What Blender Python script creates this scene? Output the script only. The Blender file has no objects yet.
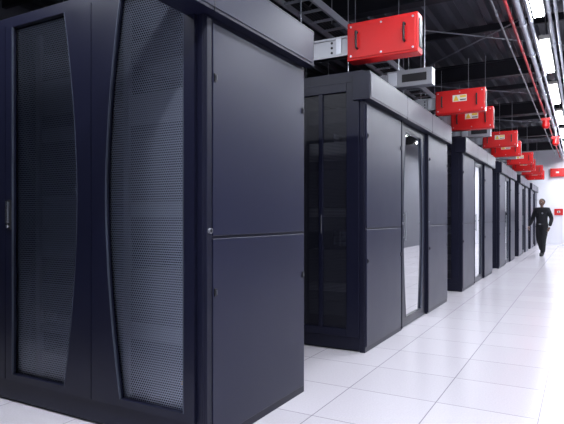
import bpy, bmesh, math, random
from mathutils import Vector
random.seed(4)
sc = bpy.context.scene
try:
    sc.view_settings.view_transform = 'Standard'
    sc.view_settings.look = 'None'
except Exception as e:
    print(e)

# ------------------------------------------------------------ materials
def mat(name, col, rough=0.5, metal=0.0, emit=None, estr=0, noise=0.0, coat=0.0, nscale=30, spec=0.5):
    m = bpy.data.materials.new(name); m.use_nodes = True
    nt = m.node_tree; b = nt.nodes['Principled BSDF']
    b.inputs['Base Color'].default_value = (*col, 1)
    b.inputs['Roughness'].default_value = rough
    b.inputs['Metallic'].default_value = metal
    b.inputs['Coat Weight'].default_value = coat
    b.inputs['Specular IOR Level'].default_value = spec
    if emit:
        b.inputs['Emission Color'].default_value = (*emit, 1)
        b.inputs['Emission Strength'].default_value = estr
    if noise > 0:
        tc = nt.nodes.new('ShaderNodeTexCoord'); n = nt.nodes.new('ShaderNodeTexNoise')
        n.inputs['Scale'].default_value = nscale; n.inputs['Detail'].default_value = 4
        nt.links.new(tc.outputs['Object'], n.inputs['Vector'])
        r = nt.nodes.new('ShaderNodeMapRange')
        r.inputs['To Min'].default_value = max(0, rough-noise); r.inputs['To Max'].default_value = rough+noise
        nt.links.new(n.outputs['Fac'], r.inputs['Value']); nt.links.new(r.outputs['Result'], b.inputs['Roughness'])
    return m

M = {}
M['navy'] = mat('navy_powdercoat', (0.0070, 0.0078, 0.021), 0.38, noise=0.04, spec=0.28)
M['panel'] = mat('navy_panel', (0.0125, 0.0140, 0.036), 0.34, noise=0.03, nscale=4, spec=0.32)
M['bezel'] = mat('door_bezel_plastic', (0.0065, 0.0073, 0.019), 0.32, noise=0.03, spec=0.32)
M['rim'] = mat('door_trim', (0.07, 0.08, 0.11), 0.3, 0.3, noise=0.04)
M['black'] = mat('black_steel', (0.006, 0.006, 0.009), 0.45, noise=0.05)
M['gear'] = mat('equipment_grey', (0.07, 0.072, 0.085), 0.5, noise=0.08)
M['gear2'] = mat('equipment_silver', (0.30, 0.31, 0.34), 0.4, 0.5, noise=0.08)
M['chrome'] = mat('brushed_chrome', (0.65, 0.66, 0.7), 0.25, 1.0, noise=0.05)
M['galv'] = mat('galvanised_steel', (0.55, 0.57, 0.63), 0.36, 0.6, noise=0.12)
M['alu'] = mat('busbar_aluminium', (0.45, 0.46, 0.50), 0.42, 0.4, noise=0.08)
M['red'] = mat('red_enamel', (0.60, 0.005, 0.006), 0.42, noise=0.05, coat=0.1)
M['redpipe'] = mat('red_pipe_paint', (0.50, 0.01, 0.02), 0.4, noise=0.05)
M['yellow'] = mat('yellow_label', (0.75, 0.50, 0.05), 0.5, noise=0.02)
M['label'] = mat('white_label', (0.72, 0.70, 0.66), 0.5, noise=0.02)
M['beam'] = mat('dark_steel_beam', (0.010, 0.011, 0.018), 0.5, noise=0.08)
M['roof'] = mat('corrugated_roof', (0.060, 0.063, 0.082), 0.32, 0.4, noise=0.1)
M['wall'] = mat('wall_paint', (0.86, 0.86, 0.92), 0.6, noise=0.05)
M['wallg'] = mat('wall_paint_grey', (0.13, 0.135, 0.16), 0.6, noise=0.05)
M['diff'] = mat('led_diffuser', (0.9, 0.9, 0.9), 0.5, emit=(0.90, 0.94, 1), estr=26, noise=0.01)
M['cloth'] = mat('black_uniform', (0.008, 0.008, 0.012), 0.85, noise=0.05)
M['skin'] = mat('skin', (0.16, 0.08, 0.055), 0.5, noise=0.05)
M['hair'] = mat('dark_hair', (0.012, 0.009, 0.008), 0.6, noise=0.05)
M['boot'] = mat('boot_leather', (0.008, 0.008, 0.009), 0.35, noise=0.05)
M['eye'] = mat('eye_white', (0.5, 0.5, 0.5), 0.3, noise=0.02)
M['lip'] = mat('lips', (0.15, 0.05, 0.045), 0.5, noise=0.02)

# floor tiles
m = bpy.data.materials.new('raised_floor_tile'); m.use_nodes = True; nt = m.node_tree; b = nt.nodes['Principled BSDF']
tc = nt.nodes.new('ShaderNodeTexCoord'); br = nt.nodes.new('ShaderNodeTexBrick')
mp = nt.nodes.new('ShaderNodeMapping'); mp.inputs['Location'].default_value = (0.22, 0.1, 0)
nt.links.new(tc.outputs['Object'], mp.inputs['Vector']); nt.links.new(mp.outputs['Vector'], br.inputs['Vector'])
br.offset = 0; br.squash = 1
br.inputs['Scale'].default_value = 1; br.inputs['Brick Width'].default_value = 0.6; br.inputs['Row Height'].default_value = 0.6
br.inputs['Mortar Size'].default_value = 0.004; br.inputs['Mortar Smooth'].default_value = 0.3
br.inputs['Color1'].default_value = (0.67, 0.64, 0.695, 1); br.inputs['Color2'].default_value = (0.72, 0.69, 0.745, 1)
br.inputs['Mortar'].default_value = (0.34, 0.31, 0.37, 1)
no = nt.nodes.new('ShaderNodeTexNoise'); no.inputs['Scale'].default_value = 90; no.inputs['Detail'].default_value = 3
nt.links.new(tc.outputs['Object'], no.inputs['Vector'])
rr = nt.nodes.new('ShaderNodeMapRange'); rr.inputs['From Min'].default_value = .3; rr.inputs['From Max'].default_value = .7
rr.inputs['To Min'].default_value = .9; rr.inputs['To Max'].default_value = 1.0
nt.links.new(no.outputs['Fac'], rr.inputs['Value'])
mx = nt.nodes.new('ShaderNodeVectorMath'); mx.operation = 'SCALE'
nt.links.new(br.outputs['Color'], mx.inputs[0]); nt.links.new(rr.outputs['Result'], mx.inputs['Scale'])
nt.links.new(mx.outputs['Vector'], b.inputs['Base Color'])
b.inputs['Roughness'].default_value = 0.20
M['floor'] = m

def perf_mat(name, col, pitch, rad, rough=0.4):
    m = bpy.data.materials.new(name); m.use_nodes = True; nt = m.node_tree; b = nt.nodes['Principled BSDF']
    b.inputs['Base Color'].default_value = (*col, 1); b.inputs['Roughness'].default_value = rough; b.inputs['Metallic'].default_value = 0.0
    tc = nt.nodes.new('ShaderNodeTexCoord'); sep = nt.nodes.new('ShaderNodeSeparateXYZ')
    nt.links.new(tc.outputs['Object'], sep.inputs[0])
    def math_(op, a, bb=None, c=None):
        n = nt.nodes.new('ShaderNodeMath'); n.operation = op
        for i, v in enumerate((a, bb, c)):
            if v is None: continue
            if isinstance(v, (int, float)): n.inputs[i].default_value = v
            else: nt.links.new(v, n.inputs[i])
        return n.outputs[0]
    u = math_('DIVIDE', sep.outputs['X'], pitch); v = math_('DIVIDE', sep.outputs['Z'], pitch*0.87)
    row = math_('FLOOR', v)
    odd = math_('MULTIPLY', math_('MODULO', math_('ABSOLUTE', row), 2.0), 0.5)
    fu = math_('SUBTRACT', math_('FRACT', math_('ADD', u, odd)), 0.5)
    fv = math_('SUBTRACT', math_('FRACT', v), 0.5)
    d = math_('SQRT', math_('ADD', math_('MULTIPLY', fu, fu), math_('MULTIPLY', fv, fv)))
    a = math_('GREATER_THAN', d, rad)
    nt.links.new(a, b.inputs['Alpha'])
    return m
M['perf'] = perf_mat('perforated_sheet_grey', (0.56, 0.59, 0.68), 0.015, 0.34)
M['perfd'] = perf_mat('perforated_sheet_dark', (0.010, 0.011, 0.020), 0.015, 0.33)

def glass_mat(name, tint, ior=1.5, rough=0.02):
    m = bpy.data.materials.new(name); m.use_nodes = True; nt = m.node_tree
    nt.nodes.clear()
    o = nt.nodes.new('ShaderNodeOutputMaterial'); mix = nt.nodes.new('ShaderNodeMixShader')
    t = nt.nodes.new('ShaderNodeBsdfTransparent'); t.inputs[0].default_value = (*tint, 1)
    g = nt.nodes.new('ShaderNodeBsdfGlossy'); g.inputs['Roughness'].default_value = rough
    f = nt.nodes.new('ShaderNodeFresnel'); f.inputs['IOR'].default_value = ior
    nt.links.new(f.outputs[0], mix.inputs[0]); nt.links.new(t.outputs[0], mix.inputs[1]); nt.links.new(g.outputs[0], mix.inputs[2])
    nt.links.new(mix.outputs[0], o.inputs[0])
    return m
M['glass'] = glass_mat('door_glass', (0.90, 0.92, 0.96), 1.40)

# ------------------------------------------------------------ mesh builder
class MB:
    def __init__(s): s.v = []; s.f = []; s.m = []; s.mats = []
    def mi(s, k):
        if k not in s.mats: s.mats.append(k)
        return s.mats.index(k)
    def hexa(s, p, k):
        o = len(s.v); s.v += [tuple(q) for q in p]; i = s.mi(k)
        for f in ((0,3,2,1),(4,5,6,7),(0,1,5,4),(1,2,6,5),(2,3,7,6),(3,0,4,7)):
            s.f.append(tuple(o+j for j in f)); s.m.append(i)
    def box(s, x0, x1, y0, y1, z0, z1, k):
        s.hexa([(x0,y0,z0),(x1,y0,z0),(x1,y1,z0),(x0,y1,z0),(x0,y0,z1),(x1,y0,z1),(x1,y1,z1),(x0,y1,z1)], k)
    def quad(s, p, k):
        o = len(s.v); s.v += [tuple(q) for q in p]; s.f.append((o,o+1,o+2,o+3)); s.m.append(s.mi(k))
    def cyl(s, a, b, r, k, n=12, r2=None):
        a = Vector(a); b = Vector(b); d = (b-a).normalized()
        u = d.orthogonal().normalized(); w = d.cross(u); r2 = r if r2 is None else r2
        o = len(s.v); i = s.mi(k)
        for c, rr_ in ((a, r), (b, r2)):
            for j in range(n):
                t = 2*math.pi*j/n; s.v.append(tuple(c+u*math.cos(t)*rr_+w*math.sin(t)*rr_))
        for j in range(n):
            s.f.append((o+j, o+(j+1)%n, o+n+(j+1)%n, o+n+j)); s.m.append(i)
        s.f.append(tuple(o+j for j in reversed(range(n)))); s.m.append(i)
        s.f.append(tuple(o+n+j for j in range(n))); s.m.append(i)
    def mesh(s, name, fn=None):
        me = bpy.data.meshes.new(name)
        vs = [fn(v) for v in s.v] if fn else s.v
        me.from_pydata(vs, [], s.f)
        for k in s.mats: me.materials.append(M[k])
        for p, i in zip(me.polygons, s.m): p.material_index = i
        bm = bmesh.new(); bm.from_mesh(me); bmesh.ops.recalc_face_normals(bm, faces=bm.faces); bm.to_mesh(me); bm.free()
        me.update(); return me
def obj(name, me, parent=None, loc=(0,0,0), bevel=0, rot=(0,0,0)):
    o = bpy.data.objects.new(name, me); sc.collection.objects.link(o)
    o.location = loc; o.rotation_euler = rot
    if parent: o.parent = parent
    if bevel:
        b = o.modifiers.new('Bevel', 'BEVEL'); b.width = bevel; b.segments = 2; b.limit_method = 'ANGLE'
    return o
def empty(name, loc, rz=0):
    o = bpy.data.objects.new(name, None); sc.collection.objects.link(o); o.location = loc; o.rotation_euler = (0, 0, rz); return o

FX = -1.66      # corridor face of the cabinets
NR, W, D, H = 6, 0.8, 1.11, 2.50

def bezel(mb, u0, u1, z0, z1, zb0, zb1, wl, wr, P, k, n=24, rim=True):
    """door frame; wl / wr = (mid, end) widths of the left/right stile, bowed when they differ"""
    zs = [zb0+(zb1-zb0)*i/n for i in range(n+1)]; zc = (zb0+zb1)/2; hh = (zb1-zb0)/2
    def w(q, z): return q[0]+(q[1]-q[0])*abs((z-zc)/hh)**1.8
    for a, b in zip(zs, zs[1:]):
        for (e, sgn, q) in ((u0, 1, wl), (u1, -1, wr)):
            A = e+sgn*w(q, a); B = e+sgn*w(q, b)
            mb.hexa([P(e,0,a),P(A,0,a),P(A,1,a),P(e,1,a),P(e,0,b),P(B,0,b),P(B,1,b),P(e,1,b)], k)
            if rim:
                r = 0.004*sgn
                mb.hexa([P(A,-.08,a),P(A+r,-.08,a),P(A+r,.3,a),P(A,.3,a),P(B,-.08,b),P(B+r,-.08,b),P(B+r,.3,b),P(B,.3,b)], 'rim')
    for a, b in ((z0, zb0), (zb1, z1)):
        mb.hexa([P(u0,0,a),P(u1,0,a),P(u1,1,a),P(u0,1,a),P(u0,0,b),P(u1,0,b),P(u1,1,b),P(u0,1,b)], k)

def build_row():
    parts = {}
    fr = MB()
    fr.box(-NR*W, -0.012, 0.02, D-0.02, 2.42, H, 'navy')
    fr.box(-NR*W, -0.012, 0.03, D-0.03, 0.0, 0.10, 'black')
    for i in range(NR+1):
        x = -i*W
        if i == 0: fr.box(-0.05, -0.012, 0.0, D, 0.0, H, 'navy')
        elif i == NR: fr.box(x, x+0.03, 0.0, D, 0, H, 'navy')
        else: fr.box(x-0.012, x+0.012, 0.04, D-0.04, 0.1, 2.42, 'black')
    fr.box(-NR*W, -0.05, 0.0, 0.02, 2.44, H, 'navy')
    fr.box(-NR*W, -0.05, 0.0, 0.02, 0.015, 0.145, 'navy')
    fr.box(-NR*W, -0.05, D-0.02, D, 2.40, H, 'navy')
    fr.box(-NR*W, -0.05, D-0.02, D, 0.015, 0.13, 'navy')
    parts['cabinet_frame'] = (fr, 0.004)
    # side panels facing the corridor
    sp = MB()
    sp.box(-0.012, 0.0, 0.0, D, 0.0, 2.23, 'navy')
    sp.box(0.0, 0.010, 0.055, D-0.02, 0.05, 1.088, 'panel')
    sp.box(0.0, 0.010, 0.055, D-0.02, 1.102, 2.20, 'panel')
    sp.box(0.0, 0.014, 0.0, 0.040, 0.02, 2.22, 'navy')
    parts['side_panels'] = (sp, 0.004)
    la = MB()
    for y in (0.075, D-0.045):
        for z in (1.92, 0.81):
            la.box(0.010, 0.016, y-0.011, y+0.011, z-0.02, z+0.02, 'black')
            la.box(0.016, 0.022, y-0.004, y+0.004, z-0.012, z+0.012, 'gear')
    la.cyl((0.012, 0.02, 1.13), (0.026, 0.02, 1.13), 0.014, 'gear2', 16)
    la.cyl((0.026, 0.02, 1.13), (0.028, 0.02, 1.13), 0.009, 'black', 12)
    parts['panel_latches'] = (la, 0)
    # front doors (paired: bowed stiles meet as an hourglass pillar)
    dr = MB(); gl = MB(); pf = MB(); hd = MB()
    for i in range(NR):
        xr = -i*W-(0.05 if i == 0 else 0.003); xl = -(i+1)*W+0.003
        P = lambda u, d, z: (u, -0.022+0.035*d, z)
        bow, st = (0.112, 0.225), (0.068, 0.068)
        bezel(dr, xl, xr, 0.15, 2.435, 0.19, 2.42, bow if i % 2 == 0 else st, st if i % 2 == 0 else bow, P, 'bezel')
        pf.quad([(xl+.02, 0.028, 0.16), (xr-.02, 0.028, 0.16), (xr-.02, 0.028, 2.43), (xl+.02, 0.028, 2.43)], 'perf')
        gl.quad([(xl+.03, 0.006, 0.17), (xr-.03, 0.006, 0.17), (xr-.03, 0.006, 2.42), (xl+.03, 0.006, 2.42)], 'glass')
        if i % 2 == 1:
            hx = xl+0.045
            hd.box(hx-0.018, hx+0.018, -0.030, -0.022, 1.12, 1.31, 'black')
            hd.box(hx-0.012, hx+0.012, -0.048, -0.030, 1.16, 1.30, 'chrome')
            hd.cyl((hx, -0.046, 1.14), (hx, -0.03, 1.14), 0.012, 'chrome', 14)
    parts['front_doors'] = (dr, 0)
    parts['glass_panes'] = (gl, 0)
    parts['perforated_sheets'] = (pf, 0)
    parts['door_handles'] = (hd, 0.003)
    # rear doors
    rd = MB(); rp = MB()
    for i in range(NR):
        xr = -i*W-(0.05 if i == 0 else 0.003); xl = -(i+1)*W+0.003; xm = (xr+xl)/2
        a, b = D-0.012, D+0.018
        sw = 0.12 if i == 0 else 0.05
        rd.box(xl, xl+0.05, a, b, 0.13, 2.40, 'navy'); rd.box(xr-sw, xr, a, b, 0.13, 2.40, 'navy')
        rd.box(xl+0.05, xr-sw, a, b, 0.13, 0.20, 'navy'); rd.box(xl+0.05, xr-sw, a, b, 2.32, 2.40, 'navy')
        rd.box(xm-0.02, xm+0.02, a, b, 0.20, 2.32, 'navy')
        rd.box(xm+0.006, xm+0.016, b, b+0.012, 1.05, 1.22, 'gear')
        rp.quad([(xl+.04, D-.004, .18), (xr-.04, D-.004, .18), (xr-.04, D-.004, 2.34), (xl+.04, D-.004, 2.34)], 'perfd')
    parts['rear_doors'] = (rd, 0.003); parts['rear_perforated_sheets'] = (rp, 0)
    # equipment
    eq = MB(); rnd = random.Random(9)
    for i in range(NR):
        xr = -i*W-0.13; xl = -(i+1)*W+0.13
        for x in (xr, xl):
            eq.box(x-0.02, x+0.02, 0.12, 0.15, 0.12, 2.40, 'gear2'); eq.box(x-0.02, x+0.02, 0.95, 0.98, 0.12, 2.40, 'gear')
        z = 0.18
        while z < 2.25:
            u = rnd.choice((1, 1, 2, 2, 4)); h = 0.0445*u
            if rnd.random() < 0.82:
                eq.box(xl+0.02, xr-0.02, 0.14, 0.90, z, z+h-0.004, rnd.choice(('gear', 'gear', 'black', 'gear2')))
            z += h
        for j in range(3):
            cx = xr+0.05+0.01*j
            eq.cyl((cx, 0.10, 0.2), (cx, 0.10, 2.2), 0.006, 'black', 8)
        pts = [(xr-0.05+0.045*math.sin(t*0.5), 0.075, 0.36+0.07*math.cos(t*0.5)) for t in range(9)]
        for p, q in zip(pts, pts[1:]): eq.cyl(p, q, 0.007, 'yellow', 6)
    parts['rack_equipment'] = (eq, 0)
    return parts

parts = build_row()
meshQ = {k: (mb.mesh('Q_'+k), bv) for k, (mb, bv) in parts.items()}
meshP = {k: (mb.mesh('P_'+k, lambda v: (v[0], D-v[1], v[2])), bv) for k, (mb, bv) in parts.items()}
def place_row(meshes, y):
    e = empty('server_cabinet_row', (FX, y, 0))
    for k, (me, bv) in meshes.items(): obj(k, me, e, bevel=bv)

U0 = [0.05-0.11, 4.45, 8.85, 13.25, 17.65, 22.05]
QO = 2.18
for ui, y0 in enumerate(U0):
    place_row(meshP, y0 if ui else -0.12)
    place_row(meshQ, y0+QO if ui else 2.16)
    e = empty('aisle_containment', (FX, 0, 0))
    ya = (y0 if ui else -0.12); yb = (y0+QO if ui else 2.16)+D
    f = MB(); f.box(-0.10, 0.060, ya-0.04, yb+0.03, 2.232, 2.475, 'navy')
    f.box(0.060, 0.064, ya-0.02, yb+0.01, 2.25, 2.457, 'panel')
    for yy in (ya+D, yb-D): f.box(0.06, 0.0655, yy-0.003, yy+0.003, 2.232, 2.475, 'black')
    obj('fascia', f.mesh('fascia'), e, bevel=0.006)
    a0, a1 = ya+D+0.005, yb-D-0.005; ym = (a0+a1)/2
    if ui:
        rf = MB(); rf.box(-NR*W, -0.11, a0, a1, 2.46, 2.49, 'navy')
        for i in range(1, NR): rf.box(-i*W-0.02, -i*W+0.02, a0, a1, 2.44, 2.46, 'navy')
        obj('aisle_roof', rf.mesh('aisle_roof'), e)
        ls = MB()  # added strip body for the fill light under the aisle roof
        ls.box(-NR*W+0.3, -0.5, ym-0.03, ym+0.03, 2.415, 2.438, 'label')
        obj('added_fill_strip', ls.mesh('added_fill_strip'), e)
        l = bpy.data.lights.new('added_aisle_fill', 'AREA'); l.shape = 'RECTANGLE'; l.size = 4.0; l.size_y = 0.06; l.energy = 12; l.color = (0.85, 0.9, 1)  # added fill light, brightens the cabinet doors inside the roofed aisle
        obj('added_aisle_fill_light', l, e, loc=(-2.4, ym, 2.41))
        d = MB()
        P = lambda u, dd, z: (-0.06+0.04*(1-dd), u, z)
        bezel(d, a0+0.01, a1-0.01, 0.01, 2.22, 0.10, 2.14, (0.10, 0.20), (0.10, 0.20), P, 'bezel')
        obj('door_frame', d.mesh('aisle_door'), e)
        g = MB(); g.quad([(-0.040, a0+.05, 0.08), (-0.040, a1-.05, 0.08), (-0.040, a1-.05, 2.16), (-0.040, a0+.05, 2.16)], 'glass')
        obj('door_glass', g.mesh('aisle_glass'), e)
        hh = MB(); hh.cyl((0.02, a0+0.06, 0.95), (0.02, a0+0.06, 1.25), 0.009, 'gear2')
        for z in (0.98, 1.22): hh.cyl((-0.02, a0+0.06, z), (0.02, a0+0.06, z), 0.008, 'gear2')
        obj('door_pull', hh.mesh('door_pull'), e)

# ------------------------------------------------------------ busbars and red boxes
def red_box(X0, X1, Y, Z0, Z1, label):
    e = empty('red_tap_off_box', (X1, Y, Z0)); L = X0-X1; h = Z1-Z0; T = 0.15
    b = MB(); b.box(L, 0, 0, T, 0, h, 'red'); obj('housing', b.mesh('tap_box'), e, bevel=0.008)
    p = MB(); p.box(L+0.02, -0.02, -0.008, 0, 0.02, h-0.02, 'red'); obj('cover', p.mesh('tap_cover'), e, bevel=0.004)
    k = MB()
    for hx in (L+0.10, -0.11):
        k.cyl((hx, -0.045, h*.3), (hx, -0.045, h*.72), 0.010, 'black')
        k.cyl((hx, -0.045, h*.3), (hx, -0.005, h*.3), 0.010, 'black'); k.cyl((hx, -0.045, h*.72), (hx, -0.005, h*.72), 0.010, 'black')
    for sx in (L+0.04, -0.04, L/2):
        for sz in (0.04, h-0.04): k.cyl((sx, -0.014, sz), (sx, -0.008, sz), 0.009, 'galv', 8)
    k.box(0, 0.006, 0.03, T-0.03, 0.05, h-0.05, 'black')
    obj('handles', k.mesh('tap_handles'), e)
    if label:
        s = MB(); c = L*0.50
        s.box(c-0.10, c+0.10, -0.0105, -0.008, h*.48, h*.76, 'label')
        s.hexa([(c-0.09,-0.013,h*.51),(c-0.01,-0.013,h*.51),(c-0.01,-0.0105,h*.51),(c-0.09,-0.0105,h*.51),
                (c-0.055,-0.013,h*.73),(c-0.045,-0.013,h*.73),(c-0.045,-0.0105,h*.73),(c-0.055,-0.0105,h*.73)], 'yellow')
        s.box(c+0.005, c+0.09, -0.013, -0.0105, h*.64, h*.73, 'yellow')
        s.box(c+0.005, c+0.09, -0.013, -0.0105, h*.53, h*.57, 'black')
        obj('warning_label', s.mesh('tap_label'), e)
    return e
def busbar(Xe, Y, Zc, hh=0.09):
    e = empty('busbar_trunking', (Xe, Y, Zc)); b = MB()
    X0 = -6.3-Xe
    b.box(X0, 0, -0.035, 0.035, -hh, hh, 'alu')
    for z in (-hh, hh-0.02): b.box(X0, 0, -0.05, 0.05, z, z+0.02, 'alu')
    for i in range(12):
        x = -0.06-0.36*i
        b.box(x-0.05, x, -0.056, -0.05, -hh+0.02, hh-0.02, 'galv')
        for z in (-0.045, 0, 0.045):
            b.cyl((x-0.1, -0.042, z), (x-0.1, -0.035, z), 0.012, 'black', 8)
    obj('trunking_body', b.mesh('busbar'), e, bevel=0.002)
    r = MB()
    for x in (-0.5, -2.2, -3.9):
        r.cyl((x, 0, hh), (x, 0, 4.2-Zc), 0.006, 'galv', 8)
        r.box(x-0.02, x+0.02, -0.07, 0.07, -hh-0.02, -hh, 'galv'); r.box(x-0.02, x+0.02, -0.07, 0.07, hh, hh+0.02, 'galv')
    obj('hanger_rods', r.mesh('hangers'), e)
for k in range(5):
    yB = 4.48+4.4*k; yA = 3.68+4.4*k
    red_box(-1.84, -1.20, yB, 2.60, 2.94, k > 0); busbar(-1.85, yB+0.08, 2.76)
    if k > 0:
        red_box(-1.90, -1.20, yA, 2.73, 3.07, True); busbar(-1.91, yA+0.08, 2.90)
    g = MB(); yG = 6.0+4.4*k
    e = empty('busbar_end_unit', (-1.45, yG, 2.69))
    g.box(-0.52, 0, 0, 0.14, 0, 0.19, 'gear2'); g.box(-0.50, -0.40, -0.006, 0, 0.02, 0.17, 'galv'); g.box(-0.34, -0.06, -0.004, 0, 0.05, 0.14, 'black')
    g.cyl((-0.1, .07, .19), (-0.1, .07, 1.5), 0.006, 'galv', 8); g.cyl((-0.4, .07, .19), (-0.4, .07, 1.5), 0.006, 'galv', 8)
    obj('end_unit_body', g.mesh('end_unit'), e, bevel=0.004)
    busbar(-1.98, yG+0.07, 2.785, 0.07)

# ------------------------------------------------------------ room shell
X0, X1, Y0, Y1, ZC = -7.2, 2.6, -4.0, 26.4, 4.30
s = MB(); s.box(X0, X1, Y0, Y1, -0.05, 0, 'floor'); obj('floor', s.mesh('floor'))
s = MB(); s.box(X0, X1, Y1, Y1+0.1, 0, ZC+0.1, 'wall'); obj('wall_end', s.mesh('wall_end'))
s = MB(); s.box(X0, X1, Y0-0.1, Y0, 0, ZC+0.1, 'wall'); obj('wall_back', s.mesh('wall_back'))
s = MB(); s.box(X1, X1+0.1, Y0, Y1, 0, ZC+0.1, 'wallg'); obj('wall_right', s.mesh('wall_right'))
s = MB(); s.box(X0-0.1, X0, Y0, Y1, 0, ZC+0.1, 'wallg'); obj('wall_left', s.mesh('wall_left'))
s = MB(); x = X0; p = 0.28
while x < X1-0.01:
    prof = [(0, 0), (0.10, 0), (0.14, 0.07), (0.24, 0.07), (0.28, 0)]
    for (a, za), (b, zb) in zip(prof, prof[1:]):
        s.quad([(x+a, Y0, ZC+za), (min(x+b, X1), Y0, ZC+zb), (min(x+b, X1), Y1, ZC+zb), (x+a, Y1, ZC+za)], 'roof')
    x += p
obj('ceiling', s.mesh('ceiling'))
for i in range(7):
    y = -1.9+4.4*i; b = MB()
    b.box(X0, X1, -0.09, 0.09, 3.96, 3.98, 'beam'); b.box(X0, X1, -0.09, 0.09, 4.27, 4.29, 'beam'); b.box(X0, X1, -0.01, 0.01, 3.98, 4.27, 'beam')
    b.cyl((X0+.1, 0.16, 4.02), (X1-.1, 0.16, 4.02), 0.016, 'gear2', 8)
    obj('steel_roof_beam', b.mesh('beam'), loc=(0, y, 0))
    b = MB(); b.box(X0, X1, -0.03, 0.03, 4.18, 4.29, 'beam')
    b.cyl((-3.6, -2.2, 4.12), (0.8, 2.2, 4.12), 0.011, 'gear2', 8); b.cyl((0.8, -2.2, 4.08), (-3.6, 2.2, 4.08), 0.011, 'gear2', 8)
    if y+4.4 < Y1: obj('roof_purlin', b.mesh('purlin'), loc=(0, y+2.2, 0))
YE = Y1-0.05; YS = Y0+0.05
def pipe(name, X, Z, r, k, collar=True):
    b = MB(); b.cyl((0, YS, 0), (0, YE, 0), r, k, 14)
    if collar:
        y = YS+1
        while y < YE-.2:
            b.cyl((0, y, 0), (0, y+0.10, 0), r*1.35, 'galv' if k != 'redpipe' else k, 14)
            b.box(-0.006, 0.006, y+0.04, y+0.05, 0, 3.96-Z, 'galv'); y += 1.5
    obj(name, b.mesh(name), loc=(X, 0, Z))
pipe('sprinkler_pipe', -0.80, 3.80, 0.020, 'redpipe')
pipe('conduit', -0.66, 3.72, 0.035, 'galv'); pipe('conduit', -0.57, 3.74, 0.022, 'galv'); pipe('conduit', -0.36, 3.84, 0.025, 'galv')
pipe('conduit', -0.28, 3.84, 0.020, 'galv'); pipe('conduit', -0.98, 3.90, 0.012, 'gear2')
def tray(X, Z, w):
    b = MB()
    for x in (-w/2, w/2): b.box(x-0.012, x+0.012, YS, YE, -0.04, 0.04, 'galv')
    y = YS+0.2
    while y < YE: b.box(-w/2, w/2, y, y+0.03, -0.03, -0.01, 'galv'); y += 0.3
    y = YS+1
    while y < YE:
        for x in (-w/2, w/2): b.cyl((x, y, 0.04), (x, y, 3.96-Z), 0.005, 'galv', 6)
        y += 2.2
    for j in range(4): b.cyl((-w/2+0.05+0.035*j, YS, 0), (-w/2+0.05+0.035*j, YE, 0), 0.014, 'black', 8)
    obj('cable_ladder_tray', b.mesh('tray'), loc=(X, 0, Z))
tray(-2.45, 3.35, 0.30); tray(-4.2, 3.45, 0.30); tray(-0.05, 3.72, 0.24)

# luminaires
def lum(X, Y, Z=3.78, P=60, L=1.5, rz=0):
    e = empty('linear_led_luminaire', (X, Y, Z), rz); b = MB()
    b.box(-0.07, 0.07, -L/2, L/2, 0.0, 0.06, 'label'); b.box(-0.055, 0.055, -L/2+.03, L/2-.03, -0.02, 0.0, 'diff')
    obj('housing', b.mesh('lum'), e, bevel=0.003)
    c = MB()
    for y in (-L/3, L/3): c.cyl((0, y, .06), (0, y, 4.3-Z), 0.004, 'galv', 6)
    obj('suspension', c.mesh('susp'), e)
    l = bpy.data.lights.new('led', 'AREA'); l.shape = 'RECTANGLE'; l.size = 0.11; l.size_y = L-.06; l.energy = P; l.color = (0.88, 0.915, 1.0)
    obj('lamp', l, e, loc=(0, 0, -0.025))
for i in range(10): lum(-0.47, -2.4+3.0*i, P=50 if i < 7 else 62, L=2.0)
for i in range(10): lum(1.5, -2.0+3.0*i, P=42 if i < 7 else 62)
lum(-2.9, 1.1, 3.6, 100, 2.6, math.pi/2)  # extra lamp added out of view to brighten the near mesh doors

# small red devices
def beacon(X, Y, Z):
    e = empty('alarm_beacon', (X, Y, Z)); b = MB()
    b.cyl((0, 0, -0.07), (0, 0, 0.07), 0.09, 'red', 18, 0.07); b.cyl((0, 0, -0.12), (0, 0, -0.07), 0.05, 'red', 16, 0.08)
    b.box(-0.10, 0.10, -0.05, 0.05, 0.07, 0.13, 'red'); b.cyl((0, 0, .13), (0, 0, 4.28-Z), 0.012, 'galv', 8)
    obj('beacon_body', b.mesh('beacon'), e)
beacon(-0.73, 14.1, 3.42); beacon(-0.615, 16.6, 3.30)
e = empty('fire_alarm_panel', (-0.86, Y1, 1.42)); b = MB()
b.box(-0.17, 0.17, -0.06, 0, -0.14, 0.14, 'red'); b.box(-0.06, 0.06, -0.066, -0.06, -0.04, 0.05, 'label'); b.cyl((0, -0.08, 0), (0, -0.066, 0), 0.03, 'black', 14)
obj('call_point', b.mesh('call_point'), e, bevel=0.006)
e = empty('wall_hose_box', (-0.9, Y1, 3.15)); b = MB()
b.box(-0.28, 0.28, -0.18, 0, -0.18, 0.18, 'red'); b.box(-0.22, 0.22, -0.19, -0.18, -0.13, 0.13, 'red'); b.box(-0.06, 0.06, -0.195, -0.19, -0.03, 0.04, 'label')
obj('hose_box_body', b.mesh('hose'), e, bevel=0.01)

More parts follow.
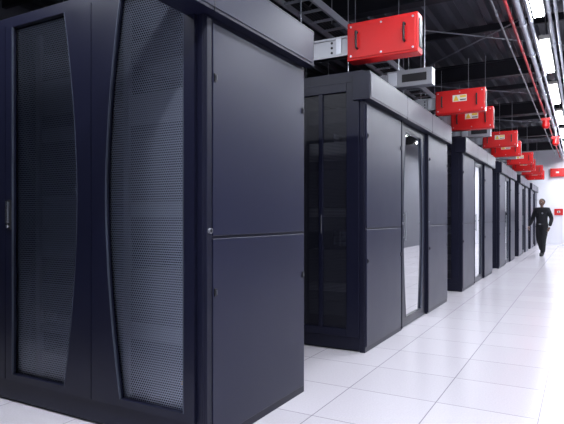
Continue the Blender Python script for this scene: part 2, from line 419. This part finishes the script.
# ------------------------------------------------------------ guard
def skin_chain(name, vs, es, rad, parent, matk, root=0, sub=2):
    me = bpy.data.meshes.new(name); me.from_pydata(vs, es, []); me.materials.append(M[matk])
    o = obj(name, me, parent)
    o.modifiers.new('Skin', 'SKIN').use_smooth_shade = True
    sv = me.skin_vertices[0].data
    for i, r in enumerate(rad):
        sv[i].radius = r if isinstance(r, tuple) else (r, r); sv[i].use_root = (i == root)
    sb = o.modifiers.new('Subsurf', 'SUBSURF'); sb.levels = sub; sb.render_levels = sub
    return o
G = empty('security_guard', (-1.05, 18.2, 0), math.radians(-22))
vs = [(0,0,0.93),(0,0,1.08),(0,-.01,1.25),(0,0,1.40),(0,0,1.50),
      (.095,0,.88),(.105,-.13,.50),(.10,-.16,.10),
      (-.095,0,.88),(-.105,.02,.50),(-.10,.24,.15),
      (.18,0,1.42),(.27,.06,1.15),(.27,-.08,.92),
      (-.18,0,1.42),(-.29,.01,1.16),(-.31,-.16,.94)]
es = [(0,1),(1,2),(2,3),(3,4),(0,5),(5,6),(6,7),(0,8),(8,9),(9,10),(3,11),(11,12),(12,13),(3,14),(14,15),(15,16)]
rad = [(.165,.12),(.165,.12),(.20,.13),(.155,.11),.062,(.115,.11),(.084,.085),(.072,.07),(.115,.11),(.084,.085),(.072,.07),
       .09,.064,.048,.09,.064,.048]
skin_chain('uniform', vs, es, rad, G, 'cloth')
skin_chain('neck', [(0,0,1.46),(0,-.005,1.56)], [(0,1)], [.055,.052], G, 'skin')
def ell(mb_name, c, r, k, parent, seg=20, fn=None):
    me = bpy.data.meshes.new(mb_name); bm = bmesh.new(); bmesh.ops.create_uvsphere(bm, u_segments=seg, v_segments=seg//2+4, radius=1)
    for v in bm.verts:
        p = Vector((v.co.x*r[0], v.co.y*r[1], v.co.z*r[2]))
        if fn: p = fn(p)
        v.co = p
    for f in bm.faces: f.smooth = True
    bm.to_mesh(me); bm.free(); me.materials.append(M[k]); return obj(mb_name, me, parent, loc=c)
def headfn(p):
    t = max(0, -p.z/0.12); p.x *= 1-0.28*t
    if p.y < 0: p.y *= 1-0.06*t
    return p
ell('head', (0,-.01,1.64), (.076,.095,.118), 'skin', G, 28, headfn)
ell('hair', (0,.012,1.665), (.085,.100,.104), 'hair', G, 24, lambda p: Vector((p.x, p.y if p.y > -.085 else -.085, max(p.z, -.06 if p.y > -0.01 else .035))))
for sx in (-1, 1):
    ell('ear', (sx*.077,.0,1.635), (.012,.02,.032), 'skin', G, 10)
    ell('eye', (sx*.030,-.094,1.645), (.013,.009,.008), 'eye', G, 10)
    ell('pupil', (sx*.030,-.102,1.645), (.005,.003,.006), 'hair', G, 8)
    ell('brow', (sx*.030,-.098,1.667), (.019,.006,.004), 'hair', G, 8)
ell('nose', (0,-.108,1.622), (.012,.018,.024), 'skin', G, 10)
ell('mouth', (0,-.094,1.584), (.024,.010,.007), 'lip', G, 10)
def hand(px, py, pz, dx, dy, sx):
    d = Vector((dx, dy, -1)).normalized(); side = Vector((0, -1, 0)); side = (side-d*side.dot(d)).normalized(); inn = d.cross(side)*sx
    if inn.x*sx > 0: inn = -inn
    W0 = Vector((px, py, pz))
    skin_chain('palm', [tuple(W0), tuple(W0+d*.05), tuple(W0+d*.09)], [(0,1),(1,2)], [(.026,.026),(.034,.022),(.038,.018)], G, 'skin')
    for j, ln in enumerate((.070, .080, .074, .058)):
        b0 = W0+d*.085+side*(.030-.020*j)
        pts = [b0, b0+d*ln*.4+inn*.008, b0+d*ln*.72+inn*.022, b0+d*ln*.9+inn*.042]
        skin_chain('finger', [tuple(q) for q in pts], [(0,1),(1,2),(2,3)], [.009,.009,.008,.007], G, 'skin', sub=1)
    b0 = W0+d*.035+side*.025
    pts = [b0, b0+d*.03+side*.025+inn*.012, b0+d*.065+side*.03+inn*.025]
    skin_chain('thumb', [tuple(q) for q in pts], [(0,1),(1,2)], [.012,.010,.009], G, 'skin', sub=1)
hand(.269,-.09,.90, -.05,-.35, 1); hand(-.311,-.17,.92, .05,-.45, -1)
skin_chain('boot', [(.10,-.155,.16),(.10,-.15,.06),(.10,-.25,.046),(.10,-.33,.038)], [(0,1),(1,2),(2,3)], [(.06,.06),(.055,.058),(.05,.045),(.045,.036)], G, 'boot', root=1)
skin_chain('boot', [(-.10,.23,.20),(-.10,.25,.11),(-.10,.16,.06),(-.10,.09,.036)], [(0,1),(1,2),(2,3)], [(.06,.06),(.055,.058),(.05,.045),(.045,.036)], G, 'boot', root=1)
v = MB(); v.cyl((0,0,.96),(0,0,1.0),.155,'black',24); v.box(-.03,.03,-.162,-.15,.96,1.0,'gear2')
obj('belt', v.mesh('belt', lambda p: (p[0]*1.08, p[1]*.84, p[2])), G)
v = MB(); v.box(.06,.10,-.150,-.135,1.29,1.34,'gear2'); v.box(-.13,-.08,-.165,-.12,1.22,1.36,'black')
obj('badge_and_radio', v.mesh('badge'), G)

# ------------------------------------------------------------ world, camera
w = bpy.data.worlds.new('World'); sc.world = w; w.use_nodes = True
w.node_tree.nodes['Background'].inputs[0].default_value = (0.6, 0.65, 0.8, 1); w.node_tree.nodes['Background'].inputs[1].default_value = 0.15
c = bpy.data.cameras.new('camera'); co = bpy.data.objects.new('camera', c); sc.collection.objects.link(co)
co.location = (0, 0, 1.2); co.rotation_euler = (math.radians(90), 0, math.radians(29.3))
c.sensor_width = 36; c.lens = 533/564*36; c.shift_y = 5/564; c.clip_start = 0.05
sc.camera = co
